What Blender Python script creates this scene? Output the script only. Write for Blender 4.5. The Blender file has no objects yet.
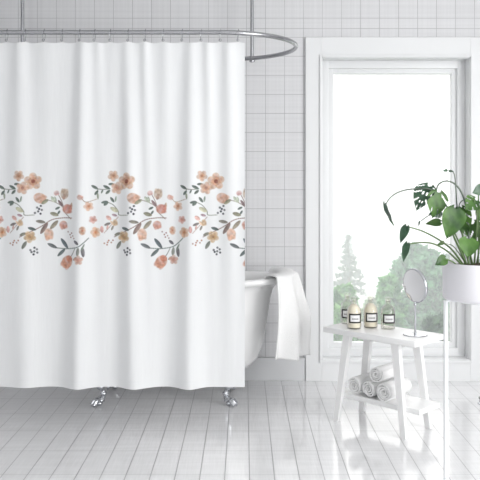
import bpy, bmesh, math, random
import numpy as np
from mathutils import Vector, Matrix
random.seed(7)
rng = np.random.default_rng(5)
S = bpy.context.scene
COL = S.collection
PI = math.pi
F, CX, CY, EYE = 780.0, 244.0, 183.0, 1.28      # focal length in pixels, principal point, eye height

def at(px, py, Y):
    return Vector(((px-CX)*Y/F, Y, EYE-(py-CY)*Y/F))

# ------------------------------------------------------------------ helpers
def lin(c):
    c = c/255.0
    return c/12.92 if c <= .04045 else ((c+.055)/1.055)**2.4
def rgb(r, g, b):
    return (lin(r), lin(g), lin(b), 1.0)

def mat(name, col, rough=.5, metal=0.0, spec=.5, **kw):
    m = bpy.data.materials.new(name); m.use_nodes = True
    b = m.node_tree.nodes['Principled BSDF']
    b.inputs['Base Color'].default_value = col
    b.inputs['Roughness'].default_value = rough
    b.inputs['Metallic'].default_value = metal
    b.inputs['Specular IOR Level'].default_value = spec
    for k, v in kw.items():
        b.inputs[k.replace('_', ' ')].default_value = v
    return m

def add_noise(m, scale, amount, bump=0.0, stretch=(1, 1, 1), detail=4):
    """Vary the base colour a little with noise, and bump the surface."""
    nt = m.node_tree; N = nt.nodes; L = nt.links
    b = N['Principled BSDF']
    tc = N.new('ShaderNodeTexCoord'); mp = N.new('ShaderNodeMapping')
    mp.inputs['Scale'].default_value = stretch
    nz = N.new('ShaderNodeTexNoise'); nz.inputs['Scale'].default_value = scale
    nz.inputs['Detail'].default_value = detail
    L.new(tc.outputs['Object'], mp.inputs['Vector']); L.new(mp.outputs['Vector'], nz.inputs['Vector'])
    c = b.inputs['Base Color'].default_value[:]
    mx = N.new('ShaderNodeMixRGB')
    mx.inputs['Color1'].default_value = tuple(v*(1-amount) for v in c[:3])+(1,)
    mx.inputs['Color2'].default_value = tuple(min(1, v*(1+amount)) for v in c[:3])+(1,)
    L.new(nz.outputs['Fac'], mx.inputs['Fac']); L.new(mx.outputs['Color'], b.inputs['Base Color'])
    if bump:
        bp = N.new('ShaderNodeBump'); bp.inputs['Strength'].default_value = bump
        bp.inputs['Distance'].default_value = .004
        L.new(nz.outputs['Fac'], bp.inputs['Height']); L.new(bp.outputs['Normal'], b.inputs['Normal'])
    return m

def link(name, me, m=None, parent=None, smooth=True, loc=None):
    o = bpy.data.objects.new(name, me); COL.objects.link(o)
    if m is not None:
        for mm in (m if isinstance(m, (list, tuple)) else [m]): me.materials.append(mm)
    if smooth:
        me.polygons.foreach_set('use_smooth', [True]*len(me.polygons))
    if parent is not None: o.parent = parent
    if loc is not None: o.location = loc
    return o

def obj(name, bm, m=None, parent=None, smooth=True, loc=None, sharp=35):
    bmesh.ops.recalc_face_normals(bm, faces=bm.faces)
    me = bpy.data.meshes.new(name)
    for e in bm.edges:
        if len(e.link_faces) == 2 and e.calc_face_angle(0) > math.radians(sharp): e.smooth = False
    bm.to_mesh(me); bm.free()
    return link(name, me, m, parent, smooth, loc)

def tag(o, label, cat, group=None, kind=None):
    if label: o['label'] = label
    if cat: o['category'] = cat
    if group: o['group'] = group
    if kind: o['kind'] = kind
    return o

def struct(name, bm, m, smooth=False):
    o = obj(name, bm, m, None, smooth); o['kind'] = 'structure'; return o

def thing(name, label, cat, loc=(0, 0, 0), rotz=0, group=None):
    o = bpy.data.objects.new(name, None); COL.objects.link(o)
    o.location = loc; o.rotation_euler = (0, 0, rotz); o.empty_display_size = .05
    return tag(o, label, cat, group)

def add_box(bm, x0, x1, y0, y1, z0, z1, bevel=0.0, seg=2):
    r = bmesh.ops.create_cube(bm, size=1)
    vs = r['verts']
    for v in vs:
        v.co = Vector(((x0+x1)/2+v.co.x*(x1-x0), (y0+y1)/2+v.co.y*(y1-y0), (z0+z1)/2+v.co.z*(z1-z0)))
    if bevel:
        es = list({e for v in vs for e in v.link_edges})
        bmesh.ops.bevel(bm, geom=es, offset=bevel, segments=seg, profile=.6, affect='EDGES')

def box(x0, x1, y0, y1, z0, z1, bevel=0.0, seg=2):
    bm = bmesh.new(); add_box(bm, x0, x1, y0, y1, z0, z1, bevel, seg); return bm

def add_lathe(bm, prof, n=32, c=(0, 0, 0), axis='z', cap=True):
    rings = []
    for r, z in prof:
        ring = []
        for i in range(n):
            a = 2*PI*i/n
            p = (c[0]+r*math.cos(a), c[1]+r*math.sin(a), c[2]+z)
            ring.append(bm.verts.new(p))
        rings.append(ring)
    for a, b in zip(rings, rings[1:]):
        for i in range(n):
            j = (i+1) % n
            bm.faces.new((a[i], a[j], b[j], b[i]))
    if cap:
        bm.faces.new(rings[0][::-1]); bm.faces.new(rings[-1])
    return rings

def add_tube(bm, pts, rad, n=10, closed=False, caps=True):
    """Round tube along a polyline; rad is one value or one per point."""
    pts = [Vector(p) for p in pts]; m = len(pts)
    rs = rad if isinstance(rad, (list, tuple)) else [rad]*m
    up = None; rings = []
    for i, p in enumerate(pts):
        if closed: t = pts[(i+1) % m]-pts[i-1]
        else: t = pts[min(i+1, m-1)]-pts[max(i-1, 0)]
        t.normalize()
        if up is None:
            up = Vector((0, 0, 1)) if abs(t.z) < .9 else Vector((1, 0, 0))
        up = (up-t*up.dot(t)).normalized()
        w = t.cross(up)
        rings.append([bm.verts.new(p+(up*math.cos(2*PI*k/n)+w*math.sin(2*PI*k/n))*rs[i]) for k in range(n)])
    seq = list(range(m-1)) + ([m-1] if closed else [])
    for i in seq:
        a, b = rings[i], rings[(i+1) % m]
        for k in range(n):
            j = (k+1) % n
            bm.faces.new((a[k], a[j], b[j], b[k]))
    if caps and not closed:
        bm.faces.new(rings[0][::-1]); bm.faces.new(rings[-1])

def spline(ps, k=8):
    """Catmull-Rom through the points."""
    ps = [Vector(p) for p in ps]; q = [2*ps[0]-ps[1]]+ps+[2*ps[-1]-ps[-2]]; out = []
    for i in range(1, len(q)-2):
        for s in range(k):
            t = s/k
            out.append(.5*((2*q[i])+(-q[i-1]+q[i+1])*t+(2*q[i-1]-5*q[i]+4*q[i+1]-q[i+2])*t*t+(-q[i-1]+3*q[i]-3*q[i+1]+q[i+2])*t**3))
    out.append(ps[-1]); return out

def copy_tree(o, parent=None):
    c = o.copy(); COL.objects.link(c); c.parent = parent
    for ch in list(o.children): copy_tree(ch, c)
    return c

def grid_mesh(name, P, closed_u=False):
    """P: array (rows, cols, 3) -> mesh of quads."""
    R, Cn = P.shape[:2]
    me = bpy.data.meshes.new(name)
    idx = np.arange(R*Cn).reshape(R, Cn)
    if closed_u: idx = np.concatenate([idx, idx[:, :1]], 1)
    f = np.stack([idx[:-1, :-1], idx[:-1, 1:], idx[1:, 1:], idx[1:, :-1]], -1).reshape(-1, 4)
    me.vertices.add(R*Cn); me.vertices.foreach_set('co', P.reshape(-1).astype(np.float32))
    me.loops.add(f.size); me.loops.foreach_set('vertex_index', f.reshape(-1).astype(np.int32))
    me.polygons.add(len(f)); me.polygons.foreach_set('loop_start', np.arange(0, f.size, 4, dtype=np.int32))
    me.update(calc_edges=True)
    return me

# ------------------------------------------------------------------ materials
def tile_wall_material():
    m = mat('wall_tile', rgb(213, 213, 215), .35)
    nt = m.node_tree; N = nt.nodes; L = nt.links; b = N['Principled BSDF']
    g = N.new('ShaderNodeNewGeometry'); sp = N.new('ShaderNodeSeparateXYZ'); L.new(g.outputs['Position'], sp.inputs[0])
    def M(op, a, b_, c_=None):
        n = N.new('ShaderNodeMath'); n.operation = op
        for i, v in enumerate((a, b_, c_)):
            if v is None: continue
            if isinstance(v, (int, float)): n.inputs[i].default_value = v
            else: L.new(v, n.inputs[i])
        return n.outputs[0]
    def grout(s, off, step, w):
        d = M('ABSOLUTE', M('SUBTRACT', M('FRACT', M('DIVIDE', M('ADD', M('SUBTRACT', s, off), 500*step), step), 0), .5), 0)
        return M('GREATER_THAN', d, .5-w/step/2)
    gx = grout(sp.outputs['X'], .1396, .1234, .0034)
    gz = grout(sp.outputs['Z'], 1.8553, .1237, .0034)
    ez = M('LESS_THAN', M('ABSOLUTE', M('SUBTRACT', sp.outputs['Z'], 2.2835), 0), .0018)
    gr = M('MAXIMUM', M('MAXIMUM', gx, gz), ez)
    def streak(scale):
        mp = N.new('ShaderNodeMapping'); mp.inputs['Scale'].default_value = scale
        L.new(g.outputs['Position'], mp.inputs['Vector'])
        nz = N.new('ShaderNodeTexNoise'); nz.inputs['Scale'].default_value = 1; nz.inputs['Detail'].default_value = 3
        L.new(mp.outputs['Vector'], nz.inputs['Vector']); return nz.outputs['Fac']
    st = M('MULTIPLY', M('ADD', streak((55, 1, .5)), streak((.5, 1, 55))), .5)
    mx = N.new('ShaderNodeMixRGB'); mx.inputs['Color1'].default_value = rgb(194, 194, 196); mx.inputs['Color2'].default_value = rgb(227, 227, 229)
    L.new(st, mx.inputs['Fac'])
    # grout tone wanders from place to place
    gn = N.new('ShaderNodeTexNoise'); gn.inputs['Scale'].default_value = 3.0; L.new(g.outputs['Position'], gn.inputs['Vector'])
    gc = N.new('ShaderNodeMixRGB'); gc.inputs['Color1'].default_value = rgb(140, 140, 142); gc.inputs['Color2'].default_value = rgb(204, 204, 206)
    L.new(gn.outputs['Fac'], gc.inputs['Fac'])
    m2 = N.new('ShaderNodeMixRGB'); L.new(gr, m2.inputs['Fac']); L.new(mx.outputs[0], m2.inputs['Color1']); L.new(gc.outputs[0], m2.inputs['Color2'])
    L.new(m2.outputs[0], b.inputs['Base Color'])
    bp = N.new('ShaderNodeBump'); bp.inputs['Strength'].default_value = .4; bp.inputs['Distance'].default_value = .002; bp.invert = True
    L.new(gr, bp.inputs['Height']); L.new(bp.outputs[0], b.inputs['Normal'])
    return m

def tile_floor_material():
    m = mat('floor_tile', rgb(205, 206, 208), .12, spec=.8)
    nt = m.node_tree; N = nt.nodes; L = nt.links; b = N['Principled BSDF']
    b.inputs['IOR'].default_value = 1.95
    g = N.new('ShaderNodeNewGeometry'); sp = N.new('ShaderNodeSeparateXYZ'); L.new(g.outputs['Position'], sp.inputs[0])
    def M(op, a, b_):
        n = N.new('ShaderNodeMath'); n.operation = op
        for i, v in enumerate((a, b_)):
            if isinstance(v, (int, float)): n.inputs[i].default_value = v
            else: L.new(v, n.inputs[i])
        return n.outputs[0]
    def grout(s, off, step, w):
        d = M('ABSOLUTE', M('SUBTRACT', M('FRACT', M('DIVIDE', M('ADD', M('SUBTRACT', s, off), 500*step), step), 0), .5), 0)
        return M('GREATER_THAN', d, .5-w/step/2)
    gx = grout(sp.outputs['X'], .1325, .1083, .0036)
    gy = grout(sp.outputs['Y'], 4.029, .301, .006)
    gym = M('MULTIPLY', gy, .22)
    gr = M('MAXIMUM', gx, gym)
    def streak(scale, sc=1):
        mp = N.new('ShaderNodeMapping'); mp.inputs['Scale'].default_value = scale
        L.new(g.outputs['Position'], mp.inputs['Vector'])
        nz = N.new('ShaderNodeTexNoise'); nz.inputs['Scale'].default_value = sc; nz.inputs['Detail'].default_value = 4
        L.new(mp.outputs['Vector'], nz.inputs['Vector']); return nz.outputs['Fac']
    st = M('MULTIPLY', M('ADD', streak((160, 6, 1)), streak((3, 30, 1))), .5)
    mx = N.new('ShaderNodeMixRGB'); mx.inputs['Color1'].default_value = rgb(212, 212, 213); mx.inputs['Color2'].default_value = rgb(245, 245, 246)
    L.new(st, mx.inputs['Fac'])
    m2 = N.new('ShaderNodeMixRGB'); L.new(gr, m2.inputs['Fac']); L.new(mx.outputs[0], m2.inputs['Color1']); m2.inputs['Color2'].default_value = rgb(122, 122, 124)
    L.new(m2.outputs[0], b.inputs['Base Color'])
    rn = M('ADD', M('MULTIPLY', streak((2, 2, 1), 1.5), .08), .05)
    L.new(M('ADD', rn, M('MULTIPLY', gr, .3)), b.inputs['Roughness'])
    bp = N.new('ShaderNodeBump'); bp.inputs['Strength'].default_value = .25; bp.inputs['Distance'].default_value = .0006
    L.new(streak((9, 5, 1)), bp.inputs['Height']); L.new(bp.outputs[0], b.inputs['Normal'])
    return m

M_wall = tile_wall_material()
M_floor = tile_floor_material()
M_paint = add_noise(mat('white_paint', rgb(225, 226, 227), .4), 2, .012)
M_ceiling = mat('ceiling_paint', rgb(240, 240, 240), .8)
M_base = add_noise(mat('baseboard_paint', rgb(214, 215, 217), .35), 3, .015)
M_tub = mat('tub_enamel', rgb(234, 234, 234), .08)
M_chrome = add_noise(mat('chrome', rgb(196, 198, 202), .16, 1.0), 30, .03)
M_rail = add_noise(mat('brushed_steel', rgb(168, 169, 172), .25, 1.0), 40, .05)
M_whitewood = add_noise(mat('white_painted_wood', rgb(232, 232, 232), .32), 4, .015, .05, (1, 8, 1))
M_towel = add_noise(mat('towel_terry', rgb(226, 226, 226), .95, spec=.1), 260, .03, .6)
M_terry = add_noise(mat('bath_towel_terry', rgb(230, 230, 230), .95, spec=.1), 180, .03, .8)
M_pot = add_noise(mat('pot_ceramic', rgb(222, 221, 226), .45), 5, .01)
M_soil = add_noise(mat('potting_soil', rgb(66, 56, 44), .95), 60, .4, .8)
M_stand = mat('stand_enamel', rgb(232, 234, 236), .25)
M_black = mat('label_black', rgb(40, 38, 36), .5)
M_label = mat('label_paper', rgb(226, 226, 226), .6)
M_ink = mat('label_ink', rgb(120, 118, 118), .6)
M_mirror = mat('mirror_glass', rgb(225, 225, 228), .03, 1.0)

def glass(name, tint=(1, 1, 1, 1), rough=.0, ior=1.45, gp=4.0):
    m = bpy.data.materials.new(name); m.use_nodes = True
    nt = m.node_tree; nt.nodes.clear(); N = nt.nodes
    o = N.new('ShaderNodeOutputMaterial'); t = N.new('ShaderNodeBsdfTransparent'); gl = N.new('ShaderNodeBsdfGlossy')
    t.inputs['Color'].default_value = tint; gl.inputs['Roughness'].default_value = rough
    lw = N.new('ShaderNodeLayerWeight'); pw = N.new('ShaderNodeMath'); pw.operation = 'POWER'; pw.inputs[1].default_value = gp
    fr = N.new('ShaderNodeMath'); fr.operation = 'MULTIPLY_ADD'; f0 = ((ior-1)/(ior+1))**2
    fr.inputs[1].default_value = 1-f0; fr.inputs[2].default_value = f0
    nt.links.new(lw.outputs['Facing'], pw.inputs[0]); nt.links.new(pw.outputs[0], fr.inputs[0])
    mx = N.new('ShaderNodeMixShader')
    nt.links.new(fr.outputs[0], mx.inputs[0]); nt.links.new(t.outputs[0], mx.inputs[1]); nt.links.new(gl.outputs[0], mx.inputs[2])
    nt.links.new(mx.outputs[0], o.inputs['Surface'])
    return m
M_pane = glass('window_glass')
M_bottleglass = glass('bottle_glass', (.93, .925, .90, 1), .08, 1.35, 1.6)
M_contents = mat('bath_salts_cream', rgb(240, 234, 218), .6)
M_clear = glass('clear_liquid', (.96, .96, .95, 1), .05, 1.1)

def leafy(name, c1, c2, scale=6, trans=.35, rough=.4):
    m = bpy.data.materials.new(name); m.use_nodes = True
    nt = m.node_tree; N = nt.nodes; L = nt.links; b = N['Principled BSDF']; out = N['Material Output']
    g = N.new('ShaderNodeNewGeometry'); nz = N.new('ShaderNodeTexNoise'); nz.inputs['Scale'].default_value = scale; nz.inputs['Detail'].default_value = 3
    L.new(g.outputs['Position'], nz.inputs['Vector'])
    rp = N.new('ShaderNodeValToRGB'); rp.color_ramp.elements[0].position = .35; rp.color_ramp.elements[1].position = .65
    rp.color_ramp.elements[0].color = c1; rp.color_ramp.elements[1].color = c2
    L.new(nz.outputs['Fac'], rp.inputs[0]); L.new(rp.outputs[0], b.inputs['Base Color'])
    b.inputs['Roughness'].default_value = rough
    tr = N.new('ShaderNodeBsdfTranslucent'); L.new(rp.outputs[0], tr.inputs['Color'])
    mx = N.new('ShaderNodeMixShader'); mx.inputs[0].default_value = trans
    L.new(b.outputs[0], mx.inputs[1]); L.new(tr.outputs[0], mx.inputs[2]); L.new(mx.outputs[0], out.inputs['Surface'])
    return m
M_leaf = leafy('monstera_leaf', rgb(46, 84, 36), rgb(92, 134, 60), 14, .35, .42)
M_leaf_dark = leafy('monstera_leaf_dark', rgb(44, 76, 56), rgb(78, 112, 84), 16, .2, .35)
M_stem = add_noise(mat('plant_stem', rgb(86, 110, 66), .5), 20, .15)
M_stem_dark = add_noise(mat('plant_stem_dark', rgb(92, 104, 92), .5), 20, .15)

# ------------------------------------------------------------------ room
WY = 5.065          # face of the tiled wall
struct('floor', box(-3.2, 3.0, -2.6, WY+.2, -.12, 0), M_floor)
struct('ceiling', box(-3.2, 3.0, -2.6, WY+.2, 2.9, 3.0), M_ceiling)
OX0, OX1, OZ0, OZ1 = .504, 1.462, .135, 2.092     # opening in the wall
bm = bmesh.new()
add_box(bm, -3.2, OX0, WY, WY+.2, 0, 2.9); add_box(bm, OX1, 3.0, WY, WY+.2, 0, 2.9)
add_box(bm, OX0, OX1, WY, WY+.2, OZ1, 2.9); add_box(bm, OX0, OX1, WY, WY+.2, 0, OZ0)
struct('wall_back', bm, M_wall)
struct('wall_left', box(-3.3, -3.2, -2.6, WY+.2, 0, 2.9), M_wall)
bm = bmesh.new()      # unseen side wall; wide opening added to let the area lamp in
add_box(bm, 3.0, 3.1, -2.6, .1, 0, 2.9); add_box(bm, 3.0, 3.1, 2.5, WY+.2, 0, 2.9); add_box(bm, 3.0, 3.1, .1, 2.5, 0, .5); add_box(bm, 3.0, 3.1, .1, 2.5, 2.6, 2.9)
struct('wall_right', bm, M_wall)
# baseboard beside the tub
bm = bmesh.new(); add_box(bm, -3.2, .395, WY-.016, WY, 0, .15, .003); add_box(bm, -3.2, .395, WY-.022, WY, .140, .15, .002)
struct('baseboard_back', bm, M_base)
# flat trim round the window, down to the floor
TX0, TX1, TZ = .398, 1.57, 2.222
bm = bmesh.new()
add_box(bm, TX0, OX0-.001, WY-.026, WY, 0, TZ, .003)
add_box(bm, OX1+.001, TX1, WY-.026, WY, 0, TZ, .003)
add_box(bm, OX0-.001, OX1+.001, WY-.026, WY, OZ1, TZ, .0)
add_box(bm, OX0-.001, OX1+.001, WY-.026, WY, 0, OZ0, .0)
struct('trim_1', bm, M_paint)
bm = bmesh.new()      # bead that edges the opening
bw = .016
add_box(bm, OX0-bw, OX0, WY-.038, WY-.024, OZ0-bw, OZ1+bw, .004); add_box(bm, OX1, OX1+bw, WY-.038, WY-.024, OZ0-bw, OZ1+bw, .004)
add_box(bm, OX0, OX1, WY-.038, WY-.024, OZ1, OZ1+bw, .004); add_box(bm, OX0, OX1, WY-.038, WY-.024, OZ0-bw, OZ0, .004)
struct('trim_2', bm, M_paint)
bm = box(TX1+.002, 3.0, WY-.016, WY, 0, .15, .003); struct('baseboard_right', bm, M_base)
# reveal lining
bm = bmesh.new()
add_box(bm, OX0-.002, OX0+.004, WY-.024, WY+.2, OZ0, OZ1); add_box(bm, OX1-.004, OX1+.002, WY-.024, WY+.2, OZ0, OZ1)
add_box(bm, OX0, OX1, WY-.024, WY+.2, OZ1-.004, OZ1+.002); add_box(bm, OX0, OX1, WY-.024, WY+.2, OZ0-.002, OZ0+.004)
struct('trim_3', bm, M_paint)

win = thing('window_1', None, None); win['kind'] = 'structure'
def ring_frame(bm, x0, x1, z0, z1, w, y0, y1, bv=.003, wt=None, wb=None):
    wt = wt or w; wb = wb or w
    add_box(bm, x0, x0+w, y0, y1, z0, z1, bv); add_box(bm, x1-w, x1, y0, y1, z0, z1, bv)
    add_box(bm, x0+w*.9, x1-w*.9, y0, y1, z1-wt, z1, bv); add_box(bm, x0+w*.9, x1-w*.9, y0, y1, z0, z0+wb, bv)
FX0, FX1, FZ0, FZ1 = OX0+.004, OX1-.004, OZ0+.004, OZ1-.004
bm = bmesh.new(); ring_frame(bm, FX0, FX1, FZ0, FZ1, .052, WY+.075, WY+.165); obj('window_frame', bm, M_paint, win)
bm = bmesh.new(); ring_frame(bm, FX0+.045, FX1-.045, FZ0+.045, FZ1-.045, .040, WY+.098, WY+.150, .006); sash = obj('sash', bm, M_paint, win)
obj('pane', box(FX0+.08, FX1-.08, WY+.120, WY+.126, FZ0+.08, FZ1-.08), M_pane, win, False)

# ------------------------------------------------------------------ curtain rail
RZ = 2.053
RXc, RXs = -.92, .775        # straight runs reach RXc +- RXs
ry, rxe, ryc = .44, .44, 4.44
pts = []
def rail_pt(a):
    c, s = math.cos(a), math.sin(a)
    return Vector((RXc+math.copysign(RXs, c)+rxe*c if abs(c) > 1e-9 else RXc, ryc+ry*s, RZ))
for k in range(49): pts.append(Vector((RXc+RXs+rxe*math.cos(-PI/2+PI*k/48), ryc+ry*math.sin(-PI/2+PI*k/48), RZ)))
for k in range(49): pts.append(Vector((RXc-RXs+rxe*math.cos(PI/2+PI*k/48), ryc+ry*math.sin(PI/2+PI*k/48), RZ)))
rail = thing('curtain_rail', 'oval grey steel curtain rail hung from the ceiling on two rods above the tub', 'curtain rail', (RXc, ryc, RZ))
bm = bmesh.new(); add_tube(bm, pts, .0125, 14, closed=True)
bmesh.ops.translate(bm, verts=bm.verts, vec=(-RXc, -ryc, -RZ)); obj('rail_loop', bm, M_rail, rail)
for px in (22.5, 252):
    X = (px-CX)*(ryc+ry)/F
    bm = bmesh.new(); add_lathe(bm, [(.011, 0), (.011, 2.9-RZ)], 16, (X-RXc, ry, 0))
    rod = obj('ceiling_rod', bm, M_rail, rail)
    bm = bmesh.new(); add_lathe(bm, [(.035, 2.885-RZ), (.035, 2.9-RZ)], 24, (X-RXc, ry, 0)); obj('flange', bm, M_rail, rod)
    bm = bmesh.new(); add_lathe(bm, [(.0155, -.017), (.0175, -.012), (.0175, .012), (.0155, .02)], 20, (X-RXc, ry, 0)); obj('collar', bm, M_rail, rod)

# ------------------------------------------------------------------ curtain with printed flowers
class Print:
    """Rasterises the flower print on a grid of curtain points (px, py)."""
    def __init__(s, x, y):
        s.X, s.Y = np.meshgrid(x, y); s.a = np.ones(s.X.shape+(3,))*np.array([lin(v) for v in (229, 230, 231)])
        cell = 1.5; gx, gy = np.meshgrid(np.arange(0, 320/cell), np.arange(0, 360/cell)); g0 = rng.random(gx.shape)
        u, v = (s.X-s.X.min())/cell, (s.Y-s.Y.min())/cell; iu, iv = np.minimum(u.astype(int), g0.shape[1]-2), np.minimum(v.astype(int), g0.shape[0]-2); fu, fv = u-iu, v-iv
        s.tex = (g0[iv, iu]*(1-fu)*(1-fv)+g0[iv, iu+1]*fu*(1-fv)+g0[iv+1, iu]*(1-fu)*fv+g0[iv+1, iu+1]*fu*fv)
    def win(s, x, y, r):
        xi = np.searchsorted(s.X[0], [x-r, x+r]); yi = np.searchsorted(s.Y[:, 0], [y-r, y+r])
        return slice(yi[0], yi[1]), slice(xi[0], xi[1])
    def put(s, sl, al, col):
        col = np.array([lin(v) for v in col]) if not isinstance(col, np.ndarray) else col
        al = np.clip(al, 0, 1)[..., None]; tx = s.tex[sl][..., None]
        col = col*(.58+.46*tx); g = col.mean(-1, keepdims=True); col = col*.97+g*.03
        s.a[sl] = s.a[sl]*(1-al)+col*al
    def ell(s, x, y, rx, ry, ang, col, al=.9, soft=.6, col2=None):
        sl = s.win(x, y, max(rx, ry)+2)
        dx, dy = s.X[sl]-x, s.Y[sl]-y
        if dx.size == 0: return
        c, n = math.cos(ang), math.sin(ang)
        u, v = dx*c+dy*n, -dx*n+dy*c
        d = np.sqrt((u/rx)**2+(v/ry)**2)
        m = np.clip((1-d)*min(rx, ry)/soft+.5, 0, 1)*al
        m = m*(.88+.12*np.sin(u*.9+v*.7+x))
        C1 = np.array([lin(q) for q in col]); 
        if col2 is not None:
            C2 = np.array([lin(q) for q in col2]); w = np.clip(d, 0, 1)[..., None]**1.5
            s.put(sl, m, C2*w+C1*(1-w))
        else: s.put(sl, m, C1)
    def leaf(s, x0, y0, x1, y1, w, col=(84, 98, 92), al=.95):
        L = math.hypot(x1-x0, y1-y0); mx, my = (x0+x1)/2, (y0+y1)/2
        sl = s.win(mx, my, L/2+w+1)
        if s.X[sl].size == 0: return
        c, n = (x1-x0)/L, (y1-y0)/L
        u = ((s.X[sl]-x0)*c+(s.Y[sl]-y0)*n)/L; v = -(s.X[sl]-x0)*n+(s.Y[sl]-y0)*c
        h = w*np.sqrt(np.clip(np.sin(np.clip(u, 0, 1)*PI), 0, 1))*(u > 0)*(u < 1)
        m = np.clip((h-np.abs(v))/.5+.25, 0, 1)*(h > 0)*al
        tone = np.clip(v/w*.5+.5, 0, 1)[..., None]
        C1 = np.array([lin(q) for q in col]); C2 = np.array([lin(min(255, q+50)) for q in col])
        s.put(sl, m, C1*(1-tone)+C2*tone)
    def stem(s, pts, col=(140, 146, 130), w=.42, al=.75):
        p = spline([(a, b, 0) for a, b in pts], 5)
        for a, b in zip(p, p[1:]):
            sl = s.win((a.x+b.x)/2, (a.y+b.y)/2, (b-a).length/2+2)
            if s.X[sl].size == 0: continue
            dx, dy = s.X[sl]-a.x, s.Y[sl]-a.y; t = np.clip((dx*(b.x-a.x)+dy*(b.y-a.y))/max((b-a).length_squared, 1e-6), 0, 1)
            d = np.hypot(dx-t*(b.x-a.x), dy-t*(b.y-a.y))
            s.put(sl, np.clip((w-d)/.5+.5, 0, 1)*al, col)
    def flower(s, x, y, r, col=(205, 154, 130), cen=(150, 86, 64), edge=(220, 190, 168), n=5, ph=0, sx=1.0):
        for k in range(n):
            a = ph+2*PI*k/n
            s.ell(x+math.cos(a)*r*.58*sx, y+math.sin(a)*r*.58, r*.44*sx, r*.42, a, col, .85, .7, edge)
        s.ell(x, y, r*.5*sx, r*.5, 0, col, .8, 1.4)
        s.ell(x, y, r*.24*sx, r*.24, 0, cen, .85, .9)
    def tulip(s, x, y, rx, ry, ang, col, edge):
        s.ell(x, y, rx, ry, ang, col, .92, .8, edge)
        c, n = math.cos(ang), math.sin(ang)
        for o in (-.55, 0, .55):
            s.ell(x+(-n)*ry*0+c*rx*.55-n*ry*o, y+n*rx*.55+c*ry*o, rx*.5, ry*.38, ang, col, .7, .8, edge)
    def berries(s, ps, col=(46, 52, 66), r=1.15):
        for x, y in ps: s.ell(x, y, r, r, 0, col, .97, .5)

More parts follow.
